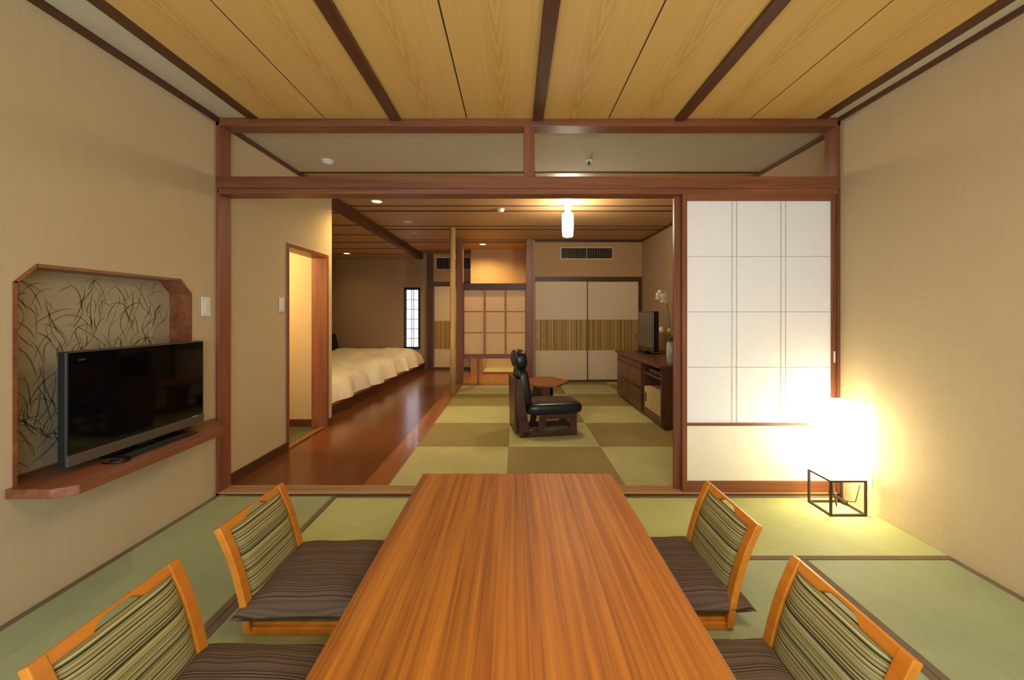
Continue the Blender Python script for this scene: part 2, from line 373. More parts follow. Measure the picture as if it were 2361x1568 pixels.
# wall behind the lattice screen, with a low opening into the lit entrance
w = MB().box(-.80, -.640, 8.32, 8.40, 0, H).box(-.640, .02, 8.32, 8.40, 1.6, H).box(.02, .30, 8.32, 8.40, 0, H)
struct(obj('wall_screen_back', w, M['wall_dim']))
struct(box('wall_entrance_far', (-.80, .30, 9.30, 9.38, 0, H), M['wall']))
struct(box('wall_entrance_right', (.02, .10, 8.40, 9.30, 0, H), M['wall']))
struct(box('wall_entrance_left', (-.72, -.64, 8.40, 9.30, 0, H), M['wall']))
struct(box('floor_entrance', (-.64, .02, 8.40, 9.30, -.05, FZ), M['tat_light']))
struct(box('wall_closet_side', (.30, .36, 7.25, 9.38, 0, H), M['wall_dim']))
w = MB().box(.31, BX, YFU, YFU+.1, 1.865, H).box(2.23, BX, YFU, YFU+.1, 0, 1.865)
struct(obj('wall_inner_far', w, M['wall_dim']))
struct(box('baseboard_hall', (XL, XL+.012, YF2, DY0-.03, FZ, .09), M['darktrim']['y']))
struct(box('baseboard_hall_end', (XL, XL+.012, DY1+.03, WE, FZ, .09), M['darktrim']['y']))
# doorway casing
casing = struct(obj('door_1', MB().box(XL-.155, XL+.01, DY0-.035, DY0, FZ, DZ+.035).box(XL-.155, XL+.01, DY0, DY1, DZ, DZ+.035), M['trim']['z'], None, .002))
obj('jamb', MB().box(XL-.155, XL+.01, DY1, DY1+.04, FZ, DZ+.035), M['trim']['z'], casing, .002)
obj('threshold', MB().box(XL-.05, XL+.005, DY0, DY1, FZ-.005, FZ+.012), M['trim']['y'], casing)

# inner ceiling: plaster strip, then wide and narrow boards in turn
ceil2 = struct(box('ceiling_inner', (XL-.15, BX+.1, YF2, YFAR+.4, H+.018, H+.05), M['groove']))
obj('plaster_panel', MB().box(XL, BX, YF2, 3.803, H, H+.012), M['plaster'], ceil2)
ys = [(3.81, 3.86), (3.87, 4.10)]; y = 4.11
ys = [(3.818, 4.085), (4.10, 4.98), (4.996, 5.232), (5.248, 6.11), (6.128, 6.37), (6.388, 7.24), (7.258, 7.49), (7.508, 8.39), (8.408, 8.64), (8.658, 9.0)]
for (a, b), (a2, b2) in zip([(0, 3.803)]+ys, ys): obj('joint_strip', MB().box(XL, BX, -.015, .015, -.004, .014), M['groove'], ceil2, loc=(0, (b+a2)/2, H))
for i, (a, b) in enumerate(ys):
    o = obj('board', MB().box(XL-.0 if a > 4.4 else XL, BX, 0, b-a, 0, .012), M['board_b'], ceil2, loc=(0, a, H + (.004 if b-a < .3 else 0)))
struct(box('trim_9', (BX-.02, BX, YF2, YFU, H-.03, H), M['darktrim']['y']))
struct(box('trim_10', (XL, XL+.02, YF2, WE, H-.03, H), M['darktrim']['y']))
struct(box('trim_11', (.31, BX, YFU-.015, YFU, H-.03, H), M['darktrim']['x']))
struct(box('trim_12', (XL-.10, XL+.005, WE, YFAR, 2.39, H+.01), M['darktrim']['y'], None, .003))     # beam over the bed edge
ceil3 = struct(box('ceiling_alcove', (AX, XL-.1, WE, YFAR, 2.415, 2.45), M['groove']))
ya = [WE, 4.94, 5.62, 6.29, 6.95, 7.62, 8.30, YFAR]
for a in ya[1:-1]: obj('joint_strip', MB().box(AX, XL-.1, -.018, .018, -.004, .012), M['groove'], ceil3, loc=(0, a-.008, 2.403))
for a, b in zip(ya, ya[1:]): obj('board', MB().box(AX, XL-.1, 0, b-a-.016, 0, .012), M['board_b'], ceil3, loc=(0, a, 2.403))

# floors
struct(obj('floor_hall', MB().box(XL-.02, -1.05, YF2, WE, -.06, FZ).box(-2.2, -1.05, WE, YFAR, -.06, FZ), M['floorwood']))
struct(box('floor_hall_border', (-1.05, -.873, YF2, YFAR, -.06, FZ+.001), M['floorborder']))
floor2 = struct(box('floor_inner', (-.873, BX, YF2, 8.40, -.08, -.015), M['sill_dark']))
mm = {}
for c, (x0, x1) in enumerate([(-.873, -.052), (-.052, .769), (.769, 1.590), (1.590, BX)]):
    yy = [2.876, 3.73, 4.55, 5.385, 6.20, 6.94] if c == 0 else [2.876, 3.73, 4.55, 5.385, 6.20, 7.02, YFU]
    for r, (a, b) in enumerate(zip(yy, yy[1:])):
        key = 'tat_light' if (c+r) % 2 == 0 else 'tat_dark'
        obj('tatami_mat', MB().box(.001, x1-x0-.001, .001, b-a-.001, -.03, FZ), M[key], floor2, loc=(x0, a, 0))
struct(box('floor_screen_bay', (-.873, .31, 6.942, 8.42, -.02, FZ+.004), M['floorborder']))

# posts of the inner room
log = MB(); log.tube([(-.927, 6.26, FZ), (-.926, 6.26, .8), (-.928, 6.26, 1.6), (-.927, 6.26, H)], [.046, .045, .044, .043], 20)
struct(obj('pillar_log', log, M['log'], None, 0, True), 'round post of pale peeled timber at the hall edge')
struct(box('trim_13', (-1.002, -.885, 7.15, 7.27, FZ, H), M['trim']['z'], None, .004))
struct(box('trim_14', (.200, .312, 7.15, 7.27, FZ, H), M['trim']['z'], None, .004))
struct(box('trim_15', (-1.873, -1.752, 8.93, 9.06, FZ, H), M['darktrim']['z'], None, .004))
struct(box('trim_16', (-.885, .20, 7.16, 7.27, 1.635, 1.735), M['darktrim']['x'], None, .003))
struct(box('trim_17', (.312, BX, YFU-.012, YFU+.1, 1.79, 1.865), M['darktrim']['x'], None, .002))
struct(box('trim_18', (2.205, BX, YFU-.012, YFU+.1, FZ, 1.79), M['darktrim']['z'], None, .002))
struct(box('trim_19', (-1.752, -.875, YFAR-.015, YFAR+.1, 1.82, 1.905), M['darktrim']['x']))
struct(box('trim_20', (-.645, -.612, 7.195, 7.225, FZ, .47), M['trim']['z']))
struct(box('trim_21', (.312, BX, YFU-.02, YFU+.1, FZ-.01, FZ+.018), M['darktrim']['x']))
struct(box('trim_22', (-.64, .02, 8.30, 8.40, FZ, FZ+.03), M['trim']['x']))
struct(box('trim_23', (-1.752, -.875, YFAR-.02, YFAR+.1, FZ-.005, FZ+.03), M['darktrim']['x']))

# ------------------------------------------------------------------ sliding doors, lattice screen, slit window
def shoji(name, x0, x1, y0, y1, z0, z1, paper_z, base_z, label, st=.030):
    fr = struct(obj(name, MB().box(x0, x0+st, y0, y1, z0, z1), M['trim']['z'], None, .002), label)
    obj('stile', MB().box(x1-st, x1, y0, y1, z0, z1), M['trim']['z'], fr, .002)
    obj('top_rail', MB().box(x0+st, x1-st, y0, y1, z1-.045, z1), M['trim']['x'], fr, .002)
    obj('bottom_rail', MB().box(x0+st, x1-st, y0, y1, z0, base_z), M['trim']['x'], fr, .002)
    obj('middle_rail', MB().box(x0+st, x1-st, y0, y1, paper_z-.018, paper_z), M['trim']['x'], fr)
    ym = (y0+y1)/2
    obj('lower_panel', MB().box(x0+st, x1-st, y0+.006, y1-.006, base_z, paper_z-.018), M['fus_w'], fr)
    a, b = x0+st, x1-st; W = b-a; pz0, pz1 = paper_z, z1-.045
    obj('paper_sheet', MB().box(a, b, ym-.002, ym, pz0, pz1), M['paper'], fr)
    for f in (.315, .348, .655, .688): obj('muntin', MB().box(a+W*f-.003, a+W*f+.003, ym-.0035, ym+.008, pz0, pz1), M['bar'], fr)  # grey strips paint the shadow lines of the lattice behind the paper
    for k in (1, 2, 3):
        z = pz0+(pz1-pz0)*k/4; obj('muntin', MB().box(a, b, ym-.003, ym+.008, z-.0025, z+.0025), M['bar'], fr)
    return fr
M['fus_w'] = wallpaper('white_door_paper', lin(240, 232, 212), .02, 60, 60)
d = shoji('door_2', 1.118, XR-.021, YF+.008, YF+.036, .02, 2.000, .478, .094, 'white paper sliding screen with painted lattice-shadow lines behind the lit lantern')
obj('finger_pull', MB().box(XR-.021-.021, XR-.021-.009, YF+.005, YF+.012, .88, .955), M['bar'], d)
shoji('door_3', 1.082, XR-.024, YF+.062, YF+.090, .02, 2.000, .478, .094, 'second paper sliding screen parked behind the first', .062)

M['brass'] = plain('aged_brass', lin(150, 120, 70), .35, .6)
def fusuma(name, x0, x1, y, z0, z1, band, label, pull_left=True):
    fr = struct(obj(name, MB().box(x0, x0+.014, y-.014, y+.014, z0, z1).box(x1-.014, x1, y-.014, y+.014, z0, z1).box(x0, x1, y-.014, y+.014, z1-.012, z1).box(x0, x1, y-.014, y+.014, z0, z0+.014), M['darktrim']['z']), label)
    obj('paper_panel', MB().box(x0+.014, x1-.014, y-.009, y+.009, z0+.014, z1-.012), M['fus'], fr)
    obj('gold_band', MB().box(x0+.014, x1-.014, y-.010, y-.008, *band), M['gold'], fr)
    px = x0+.055 if pull_left else x1-.055
    obj('finger_pull', MB().box(px-.02, px+.02, y-.013, y-.008, (band[0]+band[1])/2-.05, (band[0]+band[1])/2+.02), M['brass'], fr, .004)
    return fr
fusuma('door_4', .355, 1.290, YFU, FZ+.018, 1.79, (.565, 1.108), 'cream sliding door with gold striped band beside the lattice screen')
fusuma('door_5', 1.285, 2.205, YFU+.032, FZ+.018, 1.79, (.565, 1.108), 'cream sliding door with gold striped band behind the small television', False)
fusuma('door_6', -1.745, -.880, YFAR+.02, FZ+.03, 1.82, (.45, 1.06), 'narrow glimpse of a cream sliding door left of the round post')

# lattice screen between two posts
y = 7.20
ls = struct(obj('door_7', MB().box(-.885, -.866, y-.015, y+.015, .445, 1.635).box(.186, .20, y-.015, y+.015, .445, 1.635).box(-.866, .186, y-.015, y+.015, 1.615, 1.635), M['trim']['z']), 'paper lattice screen of nine cells hung between two posts')
obj('bottom_rail', MB().box(-.885, .20, y-.025, y+.025, .440, .515), M['trim']['x'], ls)
obj('paper_sheet', MB().box(-.866, .186, y-.002, y, .515, 1.615), M['paper_w'], ls)
M['latt'] = plain('pale_lattice_wood', lin(170, 132, 82), .6)
for x in (-.513, -.152): obj('muntin', MB().box(x-.020, x+.020, y-.012, y+.002, .515, 1.615), M['latt'], ls)
for z in (.885, 1.25): obj('muntin', MB().box(-.866, .186, y-.010, y+.002, z-.010, z+.010), M['latt'], ls)

# slit window in the bed alcove
M['daypaper'] = glow('daylit_window_paper', lin(226, 230, 246), 1.15)
sw = struct(obj('window_2', MB().box(SW0, SW0+.04, YFAR-.02, YFAR+.06, SZ0, SZ1).box(SW1-.04, SW1, YFAR-.02, YFAR+.06, SZ0, SZ1).box(SW0, SW1, YFAR-.02, YFAR+.06, SZ1-.05, SZ1).box(SW0, SW1, YFAR-.02, YFAR+.06, SZ0-.02, SZ0+.03), plain('black_lacquer', lin(34, 22, 18), .4)), 'tall narrow window with daylit paper above the bed')
obj('window_paper', MB().box(SW0+.04, SW1-.04, YFAR+.04, YFAR+.045, SZ0+.03, SZ1-.05), M['daypaper'], sw)
M['mgrey'] = plain('grey_lattice', lin(150, 150, 160), .7)
for x in (-.02, .02): obj('muntin', MB().box((SW0+SW1)/2+x-.006, (SW0+SW1)/2+x+.006, YFAR+.025, YFAR+.04, SZ0, SZ1-.05), M['mgrey'], sw)
for k in range(1, 6):
    z = SZ0+(SZ1-SZ0-.05)*k/6; obj('muntin', MB().box(SW0+.04, SW1-.04, YFAR+.025, YFAR+.04, z-.006, z+.006), M['mgrey'], sw)

# ------------------------------------------------------------------ TV niche, shelf and television
nz = struct(obj('wall_niche', MB().box(XL-.15, XL-.122, NY0-.02, NY1+.02, NZ0, NZ1), wallpaper('niche_wallpaper', lin(178, 164, 132), .05), None), 'recess papered with printed reeds behind the large television')
t = .014
for poly in ([(NY0, NZ0), (NY0+t, NZ0), (NY0+t, NZ1-CH+t*.4), (NY0, NZ1-CH)], [(NY1, NZ0), (NY1-t, NZ0), (NY1-t, NZ1-CH+t*.4), (NY1, NZ1-CH)][::-1],
             [(NY0, NZ1-CH), (NY0+t, NZ1-CH-t*.3), (NY0+CH+t*.3, NZ1-t), (NY0+CH, NZ1)], [(NY1, NZ1-CH), (NY1-t, NZ1-CH-t*.3), (NY1-CH-t*.3, NZ1-t), (NY1-CH, NZ1)][::-1],
             [(NY0+CH, NZ1), (NY1-CH, NZ1), (NY1-CH, NZ1-t), (NY0+CH, NZ1-t)][::-1]):
    obj('lining_board', MB().prism(poly, XL-.122, XL+.004, 'x'), M['trim']['y'], nz)
# reeds printed on the paper: slender ribbons just proud of the sheet
rnd = random.Random(3); rb = MB()
xw = XL-.1215
for _ in range(330):
    y0 = rnd.uniform(NY0+.02, NY1-.03); z0 = rnd.uniform(NZ0+.02, NZ1-.06); L = rnd.uniform(.07, .26); a = rnd.uniform(.5, 2.6); curl = rnd.choice((-1, 1))*rnd.uniform(.5, 2.8); wd = rnd.uniform(.0010, .0036)
    pts = []; yy, zz = y0, z0; n = 9
    for k in range(n):
        pts.append((yy, zz, wd*math.sin(PI*(k+.4)/n))); aa = a+curl*(k/n)**2; yy += L/n*math.cos(aa); zz += L/n*math.sin(aa)
    if any(not (NY0+.016 < p[0] < NY1-.016 and NZ0+.02 < p[1] < NZ1-.025-max(0, NY0+CH-p[0])-max(0, p[0]-NY1+CH)) for p in pts): continue
    vs = []
    for k, (py, pz, ww) in enumerate(pts):
        q = pts[min(k+1, n-1)]; r = pts[max(k-1, 0)]; dy, dz = q[0]-r[0], q[1]-r[1]; l = math.hypot(dy, dz) or 1
        vs += [(xw, py-dz/l*ww, pz+dy/l*ww), (xw, py+dz/l*ww, pz-dy/l*ww)]
    rb.add(vs, [(2*k, 2*k+1, 2*k+3, 2*k+2) for k in range(n-1)])
o = obj('printed_reeds', rb, plain('reed_print', lin(124, 106, 74), .9), nz); o['kind'] = 'stuff'

shelf = thing('wall_shelf', 'brown wooden shelf jutting from the wall below the reed-papered recess', 'shelf', (XL, 1.615, .482))
prof = [(0, 0), (.178, 0), (.244, .046), (.244, .875), (.03, 1.105), (0, 1.105)]
inner = [(-.12, .03), (0, .03), (0, .93), (-.12, .93)]
obj('board', MB().prism(prof, 0, .038, 'z'), M['trim']['y'], shelf, .003)
obj('recess_board', MB().prism(inner, .018, .038, 'z'), M['trim']['y'], shelf)

tv = thing('television', 'large black flat television with silver lower edge standing on the wall shelf', 'television', (-1.915, 2.16, .52))
obj('body', MB().box(-.030, .010, -.390, .390, .026, .520), plain('charcoal_plastic', lin(36, 36, 36), .4), tv, .006)
obj('back_cover', MB().box(-.085, -.030, -.25, .25, .08, .44), M['black'], tv, .02)
scr = obj('screen', MB().box(.010, .013, -.384, .384, .076, .514), M['screen'], tv)
obj('lower_bezel', MB().box(.010, .015, -.390, .390, .026, .074), M['silver'], tv, .002)
obj('maker_mark', MB().box(.013, .0133, -.345, -.312, .478, .485), M['gun'], tv)
obj('bezel_highlight', MB().box(.013, .0145, .300, .335, .070, .0755), M['white'], tv)  # white strip painted in as a small highlight on the bezel
obj('neck', MB().box(-.035, .0, -.05, .05, .0, .04), M['black'], tv)
obj('foot', MB().box(-.06, .10, -.19, .23, 0, .012), M['black'], tv, .004)
cb = MB(); cb.tube([(-1.885, 1.90, .524), (-1.86, 1.89, .524), (-1.80, 1.90, .524), (-1.785, 1.93, .524), (-1.80, 1.955, .524), (-1.83, 1.945, .524), (-1.87, 1.92, .524)], .0035, 6)
tag(obj('power_cable', cb, M['black'], None, 0, True), 'thin black cable looped on the shelf under the large television', 'cable')

def switch(name, loc, w_, h_, label, n=2):
    s = thing(name, label, 'switch', loc)
    obj('plate', MB().box(0, .007, -w_/2, w_/2, -h_/2, h_/2), M['white'], s, .002)
    for k in range(n):
        a = -h_*.36 + k*h_*.72/n; obj('rocker', MB().box(.007, .010, -w_*.24, w_*.24, a+.002, a+h_*.72/n-.002), M['white'], s, .001)
switch('light_switch', (XL, 2.667, 1.25), .074, .122, 'white light switch plate on the wall above the large television', 3)
switch('light_switch', (XL, 3.535, 1.283), .07, .12, 'white light switch beside the lit doorway', 1)

# ------------------------------------------------------------------ dining table
TZ = .36; TX0, TX1, TY0, TY1 = -.484, .514, .62, 2.203
tb = thing('low_table', 'long low wooden table with glossy reddish-brown grain in the middle of the room', 'table', (.015, 1.41, 0))
lx, ly = (TX1-TX0)/2, (TY1-TY0)/2
obj('tabletop', MB().box(-lx, lx, -ly, ly, TZ-.038, TZ), M['table'], tb, .006)
for sx in (-1, 1):
    obj('apron', MB().box(sx*(lx-.09)-.012, sx*(lx-.09)+.012, -ly+.1, ly-.1, TZ-.10, TZ-.038), M['table'], tb)
    for sy in (-1, 1): obj('leg', MB().box(sx*(lx-.09)-.035, sx*(lx-.09)+.035, sy*(ly-.10)-.035, sy*(ly-.10)+.035, 0, TZ-.038), M['table'], tb, .005)
for sy in (-1, 1): obj('apron', MB().box(-lx+.1, lx-.1, sy*(ly-.10)-.012, sy*(ly-.10)+.012, TZ-.10, TZ-.038), M['table'], tb)

# ------------------------------------------------------------------ legless chairs and their cushions
PR = [(.048, .015), (.040, .07), (.026, .14), (.006, .22), (-.020, .30), (-.048, .365), (-.066, .402)]
def prof_at(s):
    s = max(0, min(1, s))*(len(PR)-1); i = min(int(s), len(PR)-2); t = s-i
    # smooth interpolation through the profile
    p0 = PR[max(i-1, 0)]; p1 = PR[i]; p2 = PR[i+1]; p3 = PR[min(i+2, len(PR)-1)]
    f = lambda a, b, c, d: .5*((2*b)+(-a+c)*t+(2*a-5*b+4*c-d)*t*t+(-a+3*b-3*c+d)*t**3)
    return f(p0[0], p1[0], p2[0], p3[0]), f(p0[1], p1[1], p2[1], p3[1])
def plate(cols, th, off=0.0, n=10):
    """curved plate following the back profile; cols: list of (y, s_low, s_high)"""
    mb = MB(); F_, B_ = [], []
    for (y, a, b) in cols:
        fr, bk = [], []
        for k in range(n+1):
            s = a+(b-a)*k/n; x, z = prof_at(s); x2, z2 = prof_at(s+.01); x1, z1 = prof_at(s-.01)
            d = Vector((x2-x1, 0, z2-z1)).normalized(); nx, nz_ = d.z, -d.x
            fr.append((x+nx*(off+th), y, z+nz_*(off+th))); bk.append((x+nx*off, y, z+nz_*off))
        F_.append(fr); B_.append(bk)
    base = 0; m = len(cols); st = n+1
    vs = [p for c in F_ for p in c] + [p for c in B_ for p in c]; q = m*st; fs = []
    for i in range(m-1):
        for k in range(n):
            a = i*st+k; fs.append((a, a+st, a+st+1, a+1)); fs.append((q+a, q+a+1, q+a+st+1, q+a+st))
        a = i*st; fs.append((a, q+a, q+a+st, a+st)); a = i*st+n; fs.append((a, a+st, q+a+st, q+a))
    for k in range(n):
        a = k; fs.append((a, a+1, q+a+1, q+a)); a = (m-1)*st+k; fs.append((a, q+a, q+a+1, a+1))
    return mb.add(vs, fs)
HW = .212
def make_chair():
    t = thing('floor_chair', '', 'chair')
    for s in (-1, 1):
        ys_ = sorted((s*HW, s*(HW-.040)))
        obj('back_post', plate([(ys_[0], 0, 1), (ys_[1], 0, 1)], .026, -.013, 16), M['chairwood'], t, .003)
        obj('side_rail', MB().prism([(.03, .0), (.40, .0), (.45, .018), (.45, .030), (.05, .030), (.03, .05)], s*(HW-.022)-.013, s*(HW-.022)+.013, 'y'), M['chairwood'], t, .003)
    # top rail with the hand hole cut out of its lower edge
    cols = []
    n = 28
    for k in range(n+1):
        y = -(HW-.04)+2*(HW-.04)*k/n; u = abs(y)/.064; lo = .865
        if u < 1: lo += .082*(1-u**4)**.5
        cols.append((y, lo, 1.0))
    obj('top_rail', plate(cols, .022, -.011, 4), M['chairwood'], t, .002)
    obj('seat_board', MB().box(.04, .45, -HW+.02, HW-.02, .030, .044), M['chairwood'], t, .003)
    # upholstered panel, rounded towards its edges
    mb = MB(); nn, mm_ = 24, 18; y0 = HW-.041
    def fn(u, v, front=True):
        s = .16+(.868-.16)*v; y = -y0+2*y0*u
        x, z = prof_at(s); x2, z2 = prof_at(s+.01); x1, z1 = prof_at(s-.01); d = Vector((x2-x1, 0, z2-z1)).normalized()
        b = (1-abs(2*u-1)**6)*(1-abs(2*v-1)**8); h = .004+.016*b if front else -.006
        return (x+d.z*h, y, z-d.x*h)
    mb.grid(lambda u, v: fn(u, v), nn, mm_); mb.grid(lambda u, v: fn(1-u, v, False), nn, mm_)
    obj('upholstery', mb, M['stripe'], t, 0, True)
    obj('lower_rail', plate([(-(HW-.04), .10, .17), (HW-.04, .10, .17)], .02, -.01, 3), M['chairwood'], t, .002)
    return t
def make_cushion(seed):
    r = random.Random(seed); n = 40; a, b = .245, .250; mb = MB()
    ph = [r.uniform(0, 6) for _ in range(4)]
    def P(u, v, top):
        U, V = 2*u-1, 2*v-1
        x = a*U*(1-.075*(1-V*V)*abs(U)**2); y = b*V*(1-.075*(1-U*U)*abs(V)**2)
        prof = ((1-U**4)*(1-V**4))**.42
        wr = .004*math.sin(7*U+ph[0])*math.sin(5*V+ph[1])*prof
        return (x, y, .040+.062*prof+wr) if top else (x, y, .040-.038*prof)
    mb.grid(lambda u, v: P(u, v, True), n, n); mb.grid(lambda u, v: P(1-u, v, False), n, n)
    return mb
proto = make_chair()
def P3(x, y, rz, label):
    o = P3.first and proto or copy_tree(proto); P3.first = False
    o.location = (x, y, 0); o.rotation_euler = (0, 0, rz); o['label'] = label; o['group'] = 'legless chairs around the low table'
P3.first = True
P3(-1.040, 1.756, 0, 'legless wooden chair with striped back on the television side, farther from the camera')
P3(-1.040, 1.146, 0, 'legless wooden chair with striped back on the television side, cut by the photo edge')
P3(.862, 1.782, PI, 'legless wooden chair with striped back on the lantern side, nearer the paper screen')
P3(.862, 1.166, PI, 'legless wooden chair with striped back on the lantern side, cut by the photo edge')
for i, (x, y, rz, lab) in enumerate([(-.800, 1.770, .03, 'brown pinstriped floor cushion on the far chair of the television side'), (-.800, 1.146, -.02, 'brown pinstriped floor cushion on the near chair of the television side'),
                          (.655, 1.800, .05, 'brown pinstriped floor cushion on the far chair of the lantern side'), (.640, 1.166, .02, 'brown pinstriped floor cushion on the near chair of the lantern side')]):
    c = obj('floor_cushion', make_cushion(i), M['cushion'], None, 0, True, (x, y, .045), (0, 0, rz)); tag(c, lab, 'cushion', 'cushions on the legless chairs')

# ------------------------------------------------------------------ standing paper lantern
LX0, LX1, LY0, LY1 = 1.877, 2.096, 2.472, 2.667
lan = thing('floor_lantern', 'lit square white paper lantern on an open dark frame in the corner', 'lamp', ((LX0+LX1)/2, (LY0+LY1)/2, 0))
hx, hy = (LX1-LX0)/2, (LY1-LY0)/2; q = .006
for sx in (-1, 1):
    for sy in (-1, 1):
        obj('leg', MB().box(sx*(hx-q)-q, sx*(hx-q)+q, sy*(hy-q)-q, sy*(hy-q)+q, 0, .214), M['iron'], lan, .001)
for z in (.006, .208):
    for s in (-1, 1):
        obj('frame_bar', MB().box(-hx+2*q, hx-2*q, s*(hy-q)-q, s*(hy-q)+q, z-q, z+q), M['iron'], lan)
        obj('frame_bar', MB().box(s*(hx-q)-q, s*(hx-q)+q, -hy+2*q, hy-2*q, z-q, z+q), M['iron'], lan)
M['lantern'] = glow('lit_lantern_paper', lin(255, 237, 198), 5.5)
M['lantern_top'] = glow('lit_lantern_top_paper', lin(255, 238, 200), 4)
sh = obj('shade', MB().box(-hx, hx, -hy, -hy+.003, .214, .665).box(-hx, hx, hy-.003, hy, .214, .665).box(-hx, -hx+.003, -hy+.003, hy-.003, .214, .665).box(hx-.003, hx, -hy+.003, hy-.003, .214, .665), M['lantern'], lan)
obj('shade_top', MB().box(-hx+.003, hx-.003, -hy+.003, hy-.003, .655, .658), M['lantern_top'], sh)
lb = light('lantern_bulb', 'POINT', (lan.location.x, lan.location.y, .40), 2, WARM, .03)
cb = MB(); cb.tube([(1.985, 2.60, .20), (1.99, 2.60, .09), (2.00, 2.585, .008), (2.015, 2.60, .05), (2.02, 2.66, .14), (2.04, 2.70, .03), (2.09, 2.70, .008), (2.115, 2.62, .02), (2.13, 2.60, .03), (2.145, 2.585, .14)], .003, 6)
cord = thing('lantern_cord', 'thin dark cord with inline switch lying behind the lantern frame', 'cord', (0, 0, 0))
obj('wire', cb, M['iron'], cord, 0, True)
obj('inline_switch', MB().soft((2.085, 2.655, .018), (.016, .045, .013), .6, .6, 14, 8), M['iron'], cord, 0, True)
s = thing('wall_outlet', 'white wall outlet low on the wall behind the lantern', 'outlet', (XR, 2.545, .22))
obj('plate', MB().box(-.007, 0, -.036, .036, -.06, .06), M['white'], s, .002); obj('socket', MB().box(-.010, -.007, -.012, .012, -.02, .02), M['gun'], s)

# ------------------------------------------------------------------ lamps and fittings of both ceilings
cl = thing('ceiling_light', 'square wood-framed paper ceiling light over the low table', 'lamp', (.85, .55, 2.20))
M['ceil_glow'] = glow('ceiling_light_paper', lin(255, 243, 224), 9)
obj('diffuser', MB().box(-.28, .28, -.28, .28, -.11, -.01), M['ceil_glow'], cl); obj('hanger', MB().box(-.02, .02, -.02, .02, 0, .31), M['darktrim']['z'], cl)
for s in (-1, 1):
    obj('frame', MB().box(-.30, .30, s*.29-.01, s*.29+.01, -.12, .0), M['darktrim']['x'], cl); obj('frame', MB().box(s*.29-.01, s*.29+.01, -.28, .28, -.12, .0), M['darktrim']['y'], cl)

pl = thing('pendant_lamp', 'glowing white glass cylinder lamp hanging from the inner ceiling', 'lamp', (.628, 4.9, H))
obj('ceiling_cap', MB().lathe([(.035, -.035), (.05, -.02), (.05, 0)], 0, 0, 20), M['white'], pl, 0, True)
obj('collar', MB().lathe([(.030, -.105), (.036, -.09), (.036, -.035)], 0, 0, 20), M['white'], pl, 0, True)
M['bulb'] = glow('lit_opal_glass', lin(255, 243, 220), 66)
obj('glass', MB().lathe([(.052, -.385), (.060, -.378), (.066, -.30), (.068, -.20), (.064, -.12), (.040, -.102)], 0, 0, 24), M['bulb'], pl, 0, True)
light('pendant_glow', 'POINT', (.628, 4.82, H-.06), 4.5, GOLD, .02)

M['can'] = glow('downlight_lens', lin(255, 226, 170), 5)
def downlight(x, y, z, label, on=True, power=8, cone=1.7, r=.055, col=GOLD):
    d = thing('downlight', label, 'lamp', (x, y, z), 0, 'recessed downlights')
    mb = MB(); n = 24
    mb.grid(lambda u, v: ((r+.012*v)*math.cos(2*PI*u), (r+.012*v)*math.sin(2*PI*u), -.006+.006*v), n, 2)
    obj('ring', mb, M['white'], d, 0, True)
    obj('lens', MB().lathe([(r, -.005), (r, -.003)], 0, 0, n), M['can'] if on else M['white'], d)
    if power: light('downlight_beam', 'SPOT', (x, y, z-.02), power, col, .05, spot_size=cone, spot_blend=.8)
downlight(-1.58, 4.78, H, 'lit round downlight in the hall ceiling near the wall corner', True, 64, 2.75)
downlight(-3.30, 8.20, 2.403, 'round downlight in the ceiling above the beds', True, 7, 2.5)
downlight(-.585, 7.70, H, 'small lit downlight above the lattice screen bay', True, 85, 2.8)
downlight(-1.50, 5.86, H+.0, 'unlit round downlight in the middle of the hall ceiling', False, 0)

def dome(name, x, y, label, r=.05, h=.035):
    d = thing(name, label, 'detector', (x, y, H))
    obj('base', MB().lathe([(r, -.012), (r, 0)], 0, 0, 20), M['white'], d); obj('cover', MB().lathe([(r*.3, -h), (r*.75, -h*.85), (r*.9, -.012)], 0, 0, 20), M['white'], d, 0, True)
dome('smoke_detector', -.17, 5.14, 'white smoke detector on the boards beside the pendant lamp')
dome('smoke_detector', -1.58, 3.52, 'white smoke detector on the pale ceiling seen through the transom', .05, .03)
def sprinkler(x, y, label):
    d = thing('ceiling_sprinkler', label, 'sprinkler', (x, y, H))
    obj('flange', MB().lathe([(.03, -.006), (.034, 0)], 0, 0, 18), M['white'], d); obj('nozzle', MB().lathe([(.016, -.034), (.016, -.030), (.005, -.028), (.007, -.006)], 0, 0, 14), M['gun'], d)
sprinkler(.63, 3.52, 'small sprinkler head on the pale ceiling seen through the transom')
sprinkler(-1.62, 6.68, 'small sprinkler head on the hall ceiling boards')

light('vestibule_lamp', 'POINT', (-2.95, 3.72, 1.75), 30, (1, .80, .42), .12)
light('entrance_lamp', 'POINT', (-.35, 8.95, 1.9), 24, (1, .80, .48), .06)

